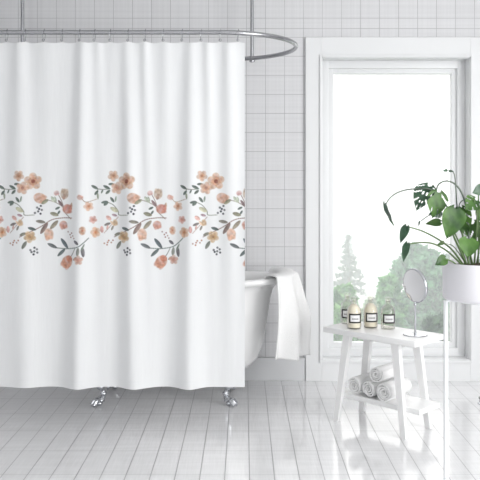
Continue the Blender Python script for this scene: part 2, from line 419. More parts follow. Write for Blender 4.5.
def motif(P, o):
    T = lambda *a: [(x+o, y) for x, y in a]
    G = (70, 84, 76); G2 = (58, 72, 70); PG = (168, 176, 158); BR = (122, 112, 100)
    P.stem(T((98, 189), (103, 189.5), (110, 189))); P.stem(T((98, 189), (97, 193), (98, 199)))
    P.stem(T((83, 199), (87, 202), (97, 199)), (190, 170, 150)); P.stem(T((107, 202), (113, 205), (118, 211), (119, 215), (128, 215)))
    P.stem(T((139, 199.5), (148, 202), (156, 207), (158, 212), (165, 219)), (150, 140, 120)); P.stem(T((114, 237), (124, 232), (134, 227), (145, 220), (156, 218), (166, 218)), (150, 118, 108), .45, .85)
    P.stem(T((118, 217), (112, 224), (104, 233)), (190, 160, 150)); P.stem(T((149, 248), (160, 248.8), (172, 247), (178, 243), (183, 238)), (128, 142, 136), .5, .85)
    P.stem(T((170, 248), (167, 254), (164, 258)), (140, 140, 130)); P.stem(T((151, 193), (155, 201), (157, 207)), (150, 120, 110))
    for a in ((91.3, 185.3, 98, 189.2, 1.6), (103, 185.5, 110, 189, 1.6), (108, 184.2, 114, 184, 1.4), (105.5, 194, 110, 190, 1.5),
              (101, 193.5, 103, 189.5, 1.0), (94.5, 195, 98, 190.5, 1.5), (110, 197, 114, 202.5, 1.5), (103.5, 205.5, 108, 202, 1.6), (101, 202.8, 108, 201.5, 1.5)):
        P.leaf(a[0]+o, a[1], a[2]+o, a[3], a[4], G)
    P.leaf(98+o, 199, 97.5+o, 193, 1.2, (130, 138, 120)); P.leaf(115+o, 202, 116+o, 196, 1.1, (120, 134, 120))
    P.leaf(110+o, 207.5, 118+o, 211.8, 2.2, (180, 178, 150))
    P.flower(113+o, 175.8, 5.6, (208, 164, 134), (176, 120, 90), ph=.3)
    P.flower(127+o, 181.3, 8.6, (206, 152, 122), (138, 66, 54), (222, 190, 160), 5, .9)
    P.flower(117+o, 188, 6.4, (213, 166, 140), (182, 112, 90), ph=1.2)
    P.tulip(81+o, 197.5, 2.4, 3.2, -1.2, (212, 156, 142), (226, 190, 176))
    P.flower(89+o, 206.3, 4.7, (218, 168, 140), (186, 122, 84), (228, 198, 172), ph=.5)
    P.tulip(133.5+o, 198.2, 6.2, 5.2, .35, (208, 156, 134), (222, 182, 156))
    P.leaf(135+o, 204, 142+o, 199.5, 1.9, (134, 136, 112))
    P.berries(T((134.5, 206), (130.8, 207.6), (135.4, 210), (131.8, 211.4), (134.2, 213.8), (128.8, 213), (132.8, 209)))
    P.tulip(150+o, 193, 2.4, 2.8, 1.2, (214, 170, 168), (228, 196, 190))
    P.leaf(144.5+o, 196.5, 149+o, 202.5, 1.8, PG); P.leaf(148+o, 196.5, 149.6+o, 202.5, 1.3, PG)
    P.tulip(158+o, 194, 5.2, 4.3, -1.5, (188, 164, 146), (214, 192, 170)); P.ell(157.5+o, 197, 1.6, 3, .2, (166, 126, 112), .7)
    P.leaf(151.5+o, 200, 156+o, 206.5, 1.5, (106, 82, 84))
    P.leaf(164.5+o, 211, 166+o, 202.5, 1.6, (176, 152, 132)); P.tulip(161+o, 209, 5.2, 4.8, 0, (204, 128, 116), (212, 158, 140))
    P.leaf(148.5+o, 209.5, 153.5+o, 207, 1.3, G); P.leaf(143.5+o, 213, 152+o, 215.5, 2.1, (122, 120, 98)); P.leaf(151+o, 214.5, 153.5+o, 210.5, 1.2, G)
    P.flower(93+o, 219.6, 4.0, (214, 158, 146), (198, 128, 112), (224, 182, 170), ph=.2)
    P.flower(83.3+o, 230.5, 5.2, (206, 156, 126), (176, 106, 80), ph=.1, sx=.62)
    P.flower(95.5+o, 232.3, 5.8, (220, 168, 132), (196, 122, 78), (232, 200, 168), ph=.6, sx=.85)
    P.leaf(102+o, 233, 101.5+o, 226, 2.0, (208, 158, 152)); P.leaf(106+o, 216, 111+o, 220, 2.0, (206, 160, 150)); P.leaf(111.5+o, 214.5, 117+o, 216, 1.4, (150, 122, 132))
    P.leaf(104+o, 225.4, 110.5+o, 223, 1.5, (104, 96, 92)); P.leaf(110+o, 221, 114.5+o, 226, 1.4, (214, 180, 150)); P.tulip(115+o, 222.5, 3.2, 2.4, 1.3, (202, 168, 134), (220, 194, 160))
    P.leaf(111+o, 230.5, 113.3+o, 225.5, 1.2, (112, 106, 96)); P.leaf(106.5+o, 229.5, 108+o, 225, 1.0, (196, 150, 140))
    P.berries(T((104.2, 243.4), (106.8, 244.8), (108.5, 240.6), (111, 242.6), (107.4, 242.4), (112.6, 240.4)), (176, 122, 100), .9)
    P.leaf(114+o, 235.4, 120.5+o, 232.8, 1.6, (106, 106, 92)); P.leaf(116.4+o, 249, 121+o, 241, 1.9, (98, 102, 92)); P.leaf(122+o, 227.6, 129.8+o, 230, 1.7, G2)
    P.flower(124+o, 236.8, 6.0, (200, 162, 118), (150, 104, 66), (218, 190, 148), ph=.4)
    P.berries(T((125.6, 252), (128.4, 247.8), (128.2, 251.4), (127.6, 254.4), (131, 252.6), (130.6, 249.4), (124.6, 250)))
    P.leaf(129.5+o, 221, 139+o, 222.5, 1.8, (112, 108, 96)); P.leaf(134+o, 234, 141.3+o, 222.8, 2.2, (118, 96, 88)); P.leaf(143.5+o, 229.3, 151.5+o, 220.5, 2.2, (136, 126, 108))
    P.tulip(142.3+o, 234, 5.6, 4.6, 1.5, (220, 170, 146), (232, 198, 176)); P.ell(141+o, 238.5, 2.0, 2.4, .4, (224, 178, 152), .8)
    P.tulip(157+o, 225, 4.2, 4.2, 1.3, (202, 138, 124), (214, 168, 150))
    P.berries(T((162, 231.8), (164.2, 234.6), (165.2, 237.2), (167.4, 235.8), (168.6, 238.2), (166, 233)), (158, 110, 104), .8)
    P.leaf(168.7+o, 240.3, 173.5+o, 244.5, 1.6, (78, 76, 84)); P.leaf(154.3+o, 238.4, 162+o, 248.6, 2.0, (66, 78, 84)); P.leaf(140.8+o, 243.6, 150.5+o, 248.2, 1.9, (82, 88, 90)); P.leaf(150.8+o, 256.5, 159+o, 248.8, 1.8, (72, 84, 84))
    P.leaf(172.5+o, 256, 173.5+o, 247.2, 1.8, (118, 122, 114)); P.leaf(178.5+o, 257, 177.3+o, 246.5, 1.9, (92, 88, 92)); P.leaf(168+o, 260, 172+o, 256.6, 1.3, (120, 84, 82)); P.leaf(176+o, 251, 179.5+o, 243.5, 1.0, (112, 124, 112))
    P.tulip(161+o, 262, 6.8, 5.6, 2.2, (208, 140, 116), (218, 164, 136)); P.ell(163.5+o, 258.5, 3.6, 3.2, .6, (204, 134, 110), .85)
    P.flower(173.5+o, 259.8, 4.8, (212, 160, 146), (196, 132, 116), ph=.9)

cxs = np.arange(-60, 245.01, .4)
rows = np.concatenate([np.arange(41.8, 163, 3.0), np.arange(163, 273, .4), np.arange(273, 387.0, 3.0), [387.3]])
P = Print(cxs, rows)
for off in (-183, -94, 0, 89): motif(P, off)
X0 = (cxs-CX)/195.0
Zr = EYE-(rows-CY)/195.0
XX, ZZ = np.meshgrid(X0, Zr); PX, PY = np.meshgrid(cxs, rows)
t = (PY-42)/345.0                      # 0 at the top hem, 1 at the bottom
dep = np.zeros_like(PX)
# each fold: place, width and depth at the top hem, then at the bottom hem (pixels, pixels, metres)
folds = [(-30, 8, .012, -34, 16, .03), (20, 6, .016, 24, 15, .034), (46, 9, .004, 50, 10, .0), (83, 6, .021, 79, 13, .066), (98, 5, .010, 104, 12, .004), (127, 6, .017, 135, 13, .066),
         (145, 4.5, .018, 152, 9, .006), (166, 5, .008, 168, 10, .0), (191, 6, .016, 190, 13, .068), (208, 4.5, .013, 213, 9, .006), (228, 6, .017, 234, 12, .014)]
for c0, w0, a0, c1, w1, a1 in folds:
    tt = np.clip(t, 0, 1); c = c0+(c1-c0)*tt; w = w0+(w1-w0)*tt**.8; A = a0+(a1-a0)*tt**1.2
    dep -= A*np.exp(-((PX-c)/w)**2)
dep += .006+.012*t
dep += .0022*np.sin(PX*.21+PY*.009+1.3*np.sin(PX*.05))*(1-.3*t)
edge = np.clip((PX-236)/9, 0, 1); dep = dep*(1-edge*.6)
ringpx = [6.8, 25, 44, 62, 79.5, 94.5, 110, 128, 145, 163, 182, 201, 220, 238]
sag = np.zeros_like(cxs)
rp = np.array([-50, -31, -12]+ringpx+[258])
for a, b in zip(rp, rp[1:]):
    k = (cxs >= a) & (cxs < b); sag[k] = -.006*np.sin((cxs[k]-a)/(b-a)*PI)
ZZ = ZZ+sag[None, :]*np.clip(1-t*12, 0, 1)
YY = 4.0+dep
V = np.stack([XX, YY, ZZ], -1)
me = grid_mesh('shower_curtain', V)
ca = me.color_attributes.new('print', 'FLOAT_COLOR', 'POINT')
buf = np.ones((V.shape[0]*V.shape[1], 4), np.float32); buf[:, :3] = P.a.reshape(-1, 3); ca.data.foreach_set('color', buf.reshape(-1))
mc = bpy.data.materials.new('printed_polyester'); mc.use_nodes = True
nt = mc.node_tree; N = nt.nodes; L = nt.links; b = N['Principled BSDF']
at_ = N.new('ShaderNodeAttribute'); at_.attribute_name = 'print'; L.new(at_.outputs['Color'], b.inputs['Base Color'])
b.inputs['Roughness'].default_value = .7; b.inputs['Specular IOR Level'].default_value = .25
tr = N.new('ShaderNodeBsdfTranslucent'); L.new(at_.outputs['Color'], tr.inputs['Color'])
mx = N.new('ShaderNodeMixShader'); mx.inputs[0].default_value = .15
L.new(b.outputs[0], mx.inputs[1]); L.new(tr.outputs[0], mx.inputs[2]); L.new(mx.outputs[0], N['Material Output'].inputs['Surface'])
wv = N.new('ShaderNodeTexNoise'); wv.inputs['Scale'].default_value = 7; wv.inputs['Detail'].default_value = 3
mp = N.new('ShaderNodeMapping'); mp.inputs['Scale'].default_value = (3, 3, .5); tcn = N.new('ShaderNodeTexCoord')
L.new(tcn.outputs['Object'], mp.inputs[0]); L.new(mp.outputs[0], wv.inputs['Vector'])
bp = N.new('ShaderNodeBump'); bp.inputs['Strength'].default_value = .25; bp.inputs['Distance'].default_value = .01
L.new(wv.outputs['Fac'], bp.inputs['Height']); L.new(bp.outputs[0], b.inputs['Normal'])
curtain = link('shower_curtain', me, mc)
tag(curtain, 'long white shower curtain printed with a band of peach flowers and grey leaves', 'curtain')
# rings, one for each eyelet
def ordinal(n): return ['first', 'second', 'third', 'fourth', 'fifth', 'sixth', 'seventh', 'eighth', 'ninth', 'tenth', 'eleventh', 'twelfth', 'thirteenth', 'fourteenth'][n]
ring0 = None
for i, px in enumerate(ringpx):
    X = (px-CX)/195.0
    if ring0 is None:
        bm = bmesh.new()
        cz = -.014
        add_tube(bm, [Vector((.003*math.sin(2*PI*k/24), .0215*math.cos(2*PI*k/24), cz+.0305*math.sin(2*PI*k/24))) for k in range(24)], .0012, 8, closed=True)
        o = obj('curtain_ring', bm, M_rail); ring0 = o
        bm = bmesh.new(); add_tube(bm, [Vector((.006*math.cos(2*PI*k/16), -.012, cz-.0285+.006*math.sin(2*PI*k/16))) for k in range(16)], .0014, 6, closed=True)
        gk = obj('eyelet', bm, M_rail, o)
    else:
        o = copy_tree(ring0)
    lab = {0: 'thin metal curtain ring just left of the left ceiling rod',
           1: 'thin metal curtain ring just right of the left ceiling rod',
           13: 'last thin metal curtain ring at the right edge of the curtain'}.get(i) or ordinal(i)+' thin metal curtain ring from the left along the rail'
    o.location = (X, 4.0, RZ); o.rotation_euler = (0, 0, .08*math.sin(i*2.3))
    tag(o, lab, 'curtain ring', 'curtain rings along the rail')

# ------------------------------------------------------------------ bathtub
tcx, tcy = 0, 4.66
XL = -1.18
def tub_ring(xr, b, z, n=96, inset=0.0, e=2.3):
    """Superellipse ring whose right end reaches xr; its left end mirrors it."""
    xc = (xr+(-(xr)-.90))/2; a = xr-xc; out = []
    for k in range(n):
        th = 2*PI*k/n; c, s = math.cos(th), math.sin(th)
        x = xc+a*math.copysign(abs(c)**(2/e), c); y = tcy+b*math.copysign(abs(s)**(2/e), s)
        # the rim climbs a little towards the ends
        lift = .012*abs((x-xc)/max(a, .01))**3 if z > .6 else 0
        out.append((x, y, z+lift))
    return out
levels = [(-.10, .10, .165), (-.02, .17, .172), (.035, .21, .195), (.085, .238, .25), (.115, .25, .33), (.135, .258, .45), (.152, .265, .57), (.172, .272, .64), (.196, .282, .672),
          (.235, .300, .684), (.268, .314, .692), (.283, .322, .706), (.278, .318, .719), (.258, .308, .725), (.228, .294, .723), (.204, .280, .712), (.190, .268, .69),
          (.165, .255, .62), (.135, .24, .48), (.10, .215, .33), (.03, .17, .25), (-.1, .09, .225)]
bm = bmesh.new(); prev = None; first = None
for xr, b_, z in levels:
    r = [bm.verts.new(p) for p in tub_ring(xr, b_, z)]
    if prev:
        for k in range(len(r)): bm.faces.new((prev[k], prev[(k+1) % len(r)], r[(k+1) % len(r)], r[k]))
    else: bm.faces.new(r[::-1])
    prev = r
bm.faces.new(prev)
tub = thing('bathtub', 'white freestanding roll-top bathtub with clawed metal feet behind the curtain', 'bathtub', (-.45, tcy, 0))
bmesh.ops.translate(bm, verts=bm.verts, vec=(.45, -tcy, 0)); obj('tub_shell', bm, M_tub, tub, sharp=60)
def foot_mesh(sx, sy):
    bm = bmesh.new()
    # cabriole leg: shoulder under the shell, knee, ankle, paw
    path = spline([(0, 0, .215), (.022*sx, .014*sy, .175), (.032*sx, .020*sy, .135), (.020*sx, .012*sy, .095), (.012*sx, .008*sy, .060), (.026*sx, .016*sy, .032)], 6)
    n = len(path); rad = [.030-.018*min(1, i/(n*.75)) + (.004*math.sin(i*.9)) + (.006 if i > n*.82 else 0) for i in range(n)]
    add_tube(bm, path, rad, 12)
    # scrolled bracket wings
    for q in (-1, 1):
        w = spline([(0, 0, .20), (.030*q-.004*sx, -.004*sy*q, .19), (.050*q-.004*sx, 0, .165), (.034*q, .004*sy, .150), (.026*q, .004*sy, .166)], 5)
        add_tube(bm, w, [.010-.006*i/len(w) for i in range(len(w))], 8)
    for a in (-.7, 0, .7):   # toes
        d = Vector((sx*math.cos(a*.9)*.9+.0, sy*.35+math.sin(a), 0)).normalized()
        c = Vector((.026*sx, .016*sy, .03))
        add_tube(bm, spline([c, c+d*.022+Vector((0, 0, .006)), c+d*.040+Vector((0, 0, -.012)), c+d*.044+Vector((0, 0, -.027))], 5), [.010, .0102, .0105, .0105, .010, .010, .0098, .0095, .009, .009, .0085, .008, .0075, .006, .005, .004][:16], 8)
    bmesh.ops.create_uvsphere(bm, u_segments=16, v_segments=10, radius=.0165, matrix=Matrix.Translation((.030*sx, .018*sy, .0165)))
    return bm
for fx, fy, sx, sy in ((-.120, 4.50, 1, -1), (-.795, 4.50, -1, -1), (-.135, 4.82, 1, 1), (-.765, 4.82, -1, 1)):
    o = obj('foot', foot_mesh(sx, sy), M_chrome, tub); o.location = (fx+.45, fy-tcy, 0); o.scale = (1.15, 1.15, 1); o['label'] = 'chrome clawed foot'

# ------------------------------------------------------------------ towel over the tub end
nu, nv = 64, 70
V = np.zeros((nv, nu, 3))
for j in range(nu):
    s = j/(nu-1)
    th = math.radians(-52+s*86)
    c, n_ = math.cos(th), math.sin(th)
    e = 2.3
    rx, ryy = .33, .322
    bx = -.047+rx*math.copysign(abs(c)**(2/e), c); by = tcy+ryy*math.copysign(abs(n_)**(2/e), n_)
    nx, ny = c, n_*.9
    for i in range(nv):
        t_ = i/(nv-1)
        # path: inside drop, over the roll, outside fall
        Lt = t_*.80
        if Lt < .16:
            r = -.135+.05*Lt/.16; z = .665+Lt/.16*.07
        elif Lt < .30:
            a = (Lt-.16)/.14*PI
            r = -.030-.055*math.cos(a); z = .735+.020*math.sin(a)+.003
        else:
            q = (Lt-.30)/.50
            r = .025+.022*q+.018*math.sin(q*PI); z = .733-.50*q
        q = max(0, (Lt-.26)/.54)
        fold = .55-abs(math.sin(s*PI*3.3+.5+.35*q))*1.0+math.sin(s*2*PI*5.3+1.9)*.16
        r += fold*(.008+.058*min(1, q*1.8))
        tx, ty = -n_, c
        sw = (s-.5)*.05*q
        V[i, j] = (bx+nx*r+tx*sw+.035*q*s, by+ny*r+ty*sw, z+.065*(1-s)*q-.008*q*math.sin(s*5+.5)+.004*math.sin(s*17)*(q > .95))
me = grid_mesh('bath_towel', V)
towel = link('bath_towel', me, M_terry)
sm = towel.modifiers.new('thickness', 'SOLIDIFY'); sm.thickness = .009; sm.offset = 0
tag(towel, 'large white bath towel draped in folds over the end of the bathtub', 'towel')

# ------------------------------------------------------------------ stool table
ST_C = Vector((.731, 4.135, 0)); ST_A = math.radians(-44.3)
stool = thing('stool_table', 'white wooden side stool with splayed legs and a low shelf before the window', 'side table', ST_C, ST_A)
obj('tabletop', box(-.287, .287, -.138, .138, .470, .500, .003), M_whitewood, stool)
obj('shelf', box(-.222, .290, -.100, .100, .128, .155, .003), M_whitewood, stool)
def leg_mesh(sx, sy):
    bm = bmesh.new(); w, d = .0185, .0130
    r = bmesh.ops.create_cube(bm, size=1)
    for v in r['verts']:
        k = v.co.z > 0
        cx_, cy_, z = (.150, .096, .471) if k else (.212, .116, 0)
        ww = w*(1.25 if k else .85); dd = d*(1.15 if k else .95)
        v.co = Vector((sx*cx_+math.copysign(ww, v.co.x), sy*cy_+math.copysign(dd, v.co.y), z))
    bmesh.ops.bevel(bm, geom=list(bm.edges), offset=.001, segments=1, affect='EDGES'); return bm
for sx in (-1, 1):
    for sy in (-1, 1): obj('leg', leg_mesh(sx, sy), M_whitewood, stool, False)
bm = bmesh.new(); add_box(bm, -.15, .15, -.012, .012, .435, .4705, .002)
obj('apron', bm, M_whitewood, stool)
uL = Vector((math.cos(ST_A), math.sin(ST_A), 0)); vS = Vector((-math.sin(ST_A), math.cos(ST_A), 0))
def on_stool(u, v, z): return ST_C+uL*u+vS*v+Vector((0, 0, z))

# rolled towels
def roll_mesh(R, L_, turns, th, seed):
    rd = random.Random(seed); bm = bmesh.new(); n = int(turns*28); inner = .006
    nz = 14; last = None; loops = []
    prof = []
    for k in range(n+1):
        a = k/28*2*PI; f = k/n; r = inner+(R-inner-th*.5)*f
        wob = 1+.03*math.sin(a*2+seed)+.02*math.sin(a*3.3)
        prof.append((a, r*wob))
    out = []; 
    half = th*.37
    for (a, r) in prof: out.append((a, r+half))
    for (a, r) in reversed(prof): out.append((a, max(.001, r-half)))
    rings = []
    for q in range(nz+1):
        y = -L_/2+L_*q/nz
        endk = min(q, nz-q)
        ring = []
        for idx, (a, r) in enumerate(out):
            jit = .0035*math.sin(a*1.3+seed*1.7) if endk == 0 else 0
            rr = r-(.0012 if endk == 0 else 0)*(1 if idx <= n else -1)
            ring.append(bm.verts.new((rr*math.cos(a+seed), y+jit*(1 if q else -1), rr*math.sin(a+seed))))
        rings.append(ring)
    m_ = len(out)
    for r0, r1 in zip(rings, rings[1:]):
        for k in range(m_): bm.faces.new((r0[k], r0[(k+1) % m_], r1[(k+1) % m_], r1[k]))
    for ring, fl in ((rings[0], 1), (rings[-1], -1)):     # spiral end faces as a strip
        for k in range(n): bm.faces.new((ring[k], ring[k+1], ring[m_-2-k], ring[m_-1-k]) if fl == 1 else (ring[m_-1-k], ring[m_-2-k], ring[k+1], ring[k]))
    return bm
SZ = .155
rolls = [(-.109, -.005, .048, SZ+.048, 'white rolled towel at the left end of the shelf pile', 1, .19),
         (-.012, -.008, .047, SZ+.047, 'white rolled towel in the middle of the shelf row, partly hidden', 2, .19),
         (.087, -.012, .052, SZ+.052, 'largest white rolled towel, beside the front leg on the shelf', 3, .205),
         (.032, -.010, .047, SZ+.134, 'white rolled towel resting on top of the other rolls', 5, .19)]
for u, v, R, z, lab, seed, ln in rolls:
    o = obj('rolled_towel', roll_mesh(R, ln, 3.3, (R-.006)/3.3, seed), M_towel, loc=on_stool(u, v, z), sharp=70)
    o.rotation_euler = (0, 0, ST_A+.03*math.sin(seed*3)); tag(o, lab, 'rolled towel', 'rolled towels on the stool shelf')

# bottles
def bottle(px, Y, base_label, contents_mat, fill, yaw, seed):
    X = (px-CX)*Y/F; t_ = thing('glass_bottle', base_label, 'bottle', (X, Y, .5), yaw, 'glass bottles on the stool')
    R = .0385
    prof = [(.032, .0), (.0365, .002), (R, .008), (R, .078), (.0375, .094), (.034, .110), (.026, .122), (.0155, .131), (.013, .136), (.013, .146), (.015, .147), (.015, .152), (.012, .153)]
    bm = bmesh.new(); add_lathe(bm, prof, 40); obj('glass_body', bm, M_bottleglass, t_, sharp=50)
    top = fill
    pc = [(.027, .004), (R-.003, .009)]+[(r-.003, z) for r, z in prof[3:] if z < top]
    rt = np.interp(top, [p[1] for p in prof], [p[0] for p in prof])-.003
    bm = bmesh.new(); add_lathe(bm, pc+[(rt, top), (rt*.5, top+.001)], 40); obj('contents', bm, contents_mat, t_, sharp=50)
    bm = bmesh.new(); add_lathe(bm, [(.0095, .140), (.0105, .153), (.017, .155), (.0185, .160), (.0165, .166), (.009, .169)], 28); obj('stopper', bm, M_bottleglass, t_, sharp=50)
    # curved label: paper, black border, one blurred word
    def patch(a0, a1, z0, z1, r, n=12):
        bm = bmesh.new(); pr = []
        for k in range(n+1):
            a = -PI/2+a0+(a1-a0)*k/n
            pr.append([bm.verts.new((rr*math.cos(a), rr*math.sin(a), z)) for rr, z in ((r, z0), (r+.0006, z0), (r+.0006, z1), (r, z1))])
        for p, q in zip(pr, pr[1:]):
            for i in range(4): bm.faces.new((p[i], q[i], q[(i+1) % 4], p[(i+1) % 4]))
        bm.faces.new(pr[0]); bm.faces.new(pr[-1][::-1]); return bm
    A = .92; z0, z1 = .034, .084
    lb = obj('label_paper', patch(-A, A, z0, z1, R+.0003), M_label, t_)
    bm = bmesh.new(); 
    for (a0, a1, q0, q1) in ((-A, A, z0, z0+.008), (-A, A, z1-.008, z1), (-A, -A+.24, z0, z1), (A-.24, A, z0, z1)):
        m2 = patch(a0, a1, q0, q1, R+.0009); me2 = bpy.data.meshes.new('tmp'); m2.to_mesh(me2); m2.free(); bm.from_mesh(me2); bpy.data.meshes.remove(me2)
    obj('label_border', bm, M_black, lb)
    bm = bmesh.new()
    for k in range(7):
        a = -.46+k*.135; hgt = (.0085, .0075, .009)[k % 3]
        m2 = patch(a, a+.085, .0565-hgt/2, .0565+hgt/2, R+.0009, 2); me2 = bpy.data.meshes.new('tmp'); m2.to_mesh(me2); m2.free(); bm.from_mesh(me2); bpy.data.meshes.remove(me2)
    obj('label_lettering', bm, M_ink, lb)
    return t_
bottle(347.5, 4.335, 'small glass bottle half hidden behind the cream bottle at the table end', M_clear, .06, -.15, 1)
bottle(354, 4.185, 'cream-filled glass bottle with a black-edged label, nearest the table end', M_contents, .130, .05, 2)
bottle(370.7, 4.215, 'cream-filled glass bottle standing between the other cream one and the clear one', M_contents, .130, .02, 3)
bottle(388, 4.175, 'clear glass bottle with a black-edged label, nearest the round mirror', M_clear, .07, .0, 4)

# round vanity mirror
mp_ = at(415.2, 335, 4.0)
mir = thing('vanity_mirror', 'round swivel mirror on a thin metal stem and disc base on the stool', 'mirror', (mp_.x, 4.0, .5), 0)
bm = bmesh.new(); add_lathe(bm, [(.060, 0), (.062, .002), (.060, .005), (.02, .008), (.008, .011)], 40); obj('base', bm, M_chrome, mir, sharp=50)
bm = bmesh.new(); add_lathe(bm, [(.0065, .009), (.0055, .02), (.0055, .150), (.0075, .152), (.0075, .160), (.005, .163), (.004, .172)], 18); obj('stem', bm, M_chrome, mir, sharp=50)
zc = .254; R = .0885
hd = bpy.data.objects.new
Mt = Matrix.Translation((0, 0, zc)) @ Matrix.Rotation(math.radians(-62), 4, 'Z') @ Matrix.Rotation(math.radians(96), 4, 'X')
bm = bmesh.new(); add_lathe(bm, [(R-.006, -.0085), (R, -.006), (R+.001, 0), (R, .006), (R-.006, .0085)], 56, cap=False)
add_lathe(bm, [(R-.006, .0085), (.001, .012)], 56, cap=False)
bmesh.ops.transform(bm, matrix=Mt @ Matrix.Rotation(PI, 4, 'X'), verts=bm.verts); hm = obj('mirror_frame', bm, M_chrome, mir, sharp=60)
bm = bmesh.new(); add_lathe(bm, [(R-.0055, 0), (R-.0055, .0015)], 56, (0, 0, .0065)); bmesh.ops.transform(bm, matrix=Mt, verts=bm.verts); obj('mirror_disc', bm, M_mirror, mir, False)

# ------------------------------------------------------------------ plant stand, pot and monstera
PY_ = 3.12; PC = Vector(((478.5-CX)*PY_/F, PY_, 0)); PR = .14; PZ0, PZ1 = .815, .963
stand = thing('plant_stand', 'thin white tripod plant stand carrying the pot', 'plant stand', PC)
bm = bmesh.new(); add_tube(bm, [Vector((.075*math.cos(2*PI*k/48), .075*math.sin(2*PI*k/48), PZ0-.007)) for k in range(48)], .005, 8, closed=True)
for k in range(3):
    a = PI+k*2*PI/3; add_tube(bm, [Vector((0, 0, PZ0-.007)), Vector((.131*math.cos(a), .131*math.sin(a), PZ0-.007))], .005, 8)
obj('support_ring', bm, M_stand, stand)
for k in range(3):
    a = PI+k*2*PI/3
    bm = bmesh.new(); add_tube(bm, [Vector((.131*math.cos(a), .131*math.sin(a), 0)), Vector((.131*math.cos(a), .131*math.sin(a), PZ0-.004))], .0095, 12); obj('leg', bm, M_stand, stand)
plant = thing('potted_monstera', 'leafy green monstera in a round white pot by the window', 'potted plant', (PC.x, PC.y, PZ0))
H = PZ1-PZ0
bm = bmesh.new(); add_lathe(bm, [(PR-.012, 0), (PR-.003, .003), (PR, .010), (PR, H-.004), (PR-.002, H), (PR-.007, H), (PR-.009, H-.004), (PR-.009, H-.03), (PR-.010, .012), (.01, .010)], 64)
obj('pot', bm, M_pot, plant, sharp=50)
bm = bmesh.new(); add_lathe(bm, [(PR-.010, H-.030), (PR-.010, H-.018), (.08, H-.010), (.01, H-.006)], 48); obj('soil', bm, M_soil, plant)
PO = Vector((PC.x, PC.y, PZ0))

def heart(n=48, deep=.18):
    out = []
    for k in range(n+1):
        u = k/n                       # 0 at the tip, 1 at the sinus
        w = math.sin(PI*u**.72)**.75 if 0 < u < 1 else 0
        y = 1-u*1.22
        out.append((w*.52, y))
    return out
def leaf_mesh(L_, W_, cup=.12, droop=.35, splits=0, holes=0, seed=0):
    """Heart-shaped blade, tip at +y, stalk at origin; splits cut in from the margin between the side veins."""
    rd = random.Random(seed); bm = bmesh.new(); nr, nc = 26, 11
    def half(u):
        # u in 0..1 along the midrib from base lobes to tip
        return W_*.5*(math.sin(PI*min(1, u*1.02)**.62)**.8) if 0 < u < .985 else 0
    rowsL = []
    back = .20
    for i in range(nr+1):
        u = i/nr
        y = -back+u*(1+back)
        row = []
        for j in range(-nc, nc+1):
            s = j/nc; h = half(max(.02, min(.98, u)))
            if splits and abs(s) > .35:
                ph = (u*splits+abs(s)*.7) % 1.0
                cut = 1 if ph > .72 else 0
            x = s*h
            yy = y+abs(s)*(.10)*(1-u)           # side veins sweep forward
            if u < .14 and abs(s) < .10: yy = max(yy, -.02)
            z = cup*abs(s)**1.6*W_*.5-droop*(max(0, yy)**2)*.5+.012*math.sin(u*14+s*3)*abs(s)
            row.append(bm.verts.new((x*L_, yy*L_, z*L_)))
        rowsL.append(row)
    for i in range(nr):
        u = (i+.5)/nr
        for jj in range(2*nc):
            s = (jj+.5-nc)/nc
            if u < .17 and abs(s) < .55*(1-u/.17)+.02: continue       # the notch at the stalk
            if splits and abs(s) > .38 and .12 < u < .93 and ((u*splits-abs(s)*.75) % 1.0) < .2: continue
            if holes and .12 < abs(s) < .27 and .2 < u < .75 and ((u*holes) % 1.0) < .4: continue
            a = (rowsL[i][jj], rowsL[i][jj+1], rowsL[i+1][jj+1], rowsL[i+1][jj])
            try: bm.faces.new(a)
            except ValueError: pass
    for v in [v for v in bm.verts if not v.link_faces]: bm.verts.remove(v)
    bmesh.ops.remove_doubles(bm, verts=bm.verts, dist=L_*.002)
    g = bmesh.ops.extrude_face_region(bm, geom=list(bm.faces))
    for e in g['geom']:
        if isinstance(e, bmesh.types.BMVert): e.co.z -= .0012
    return bm
def place_leaf(px, py, dY, length_px, width_ratio, roll, tilt, yaw, m=M_leaf, pivot=.45, **kw):
    """px,py: middle of the blade. roll: tip direction seen from the front (degrees, 0 = up, clockwise). tilt: nods towards the viewer. yaw: turns about the blade's long axis."""
    L_ = length_px/250.0*(PY_+dY)/PY_
    bm = leaf_mesh(L_, width_ratio, **kw)
    bmesh.ops.translate(bm, verts=bm.verts, vec=(0, -L_*pivot, 0))
    # blade lies in XY facing +z; stand it up facing the camera (-Y)
    R_ = Matrix.Rotation(math.radians(roll), 4, 'Y') @ Matrix.Rotation(math.radians(tilt), 4, 'X') @ Matrix.Rotation(math.radians(yaw), 4, 'Z') @ Matrix.Rotation(math.radians(90), 4, 'X')
    bmesh.ops.transform(bm, matrix=R_, verts=bm.verts)
    c = at(px, py, PY_+dY)-PO
    bmesh.ops.translate(bm, verts=bm.verts, vec=c)
    return obj('leaf', bm, m, plant, sharp=80)
def stem(pts, r0=1.1, r1=.6, m=M_stem):
    P3 = spline([at(a, b, PY_+d)-PO for a, b, d in pts], 8); n = len(P3)
    bm = bmesh.new(); add_tube(bm, P3, [(r0+(r1-r0)*i/(n-1))/250 for i in range(n)], 8); return obj('stem', bm, m, plant)

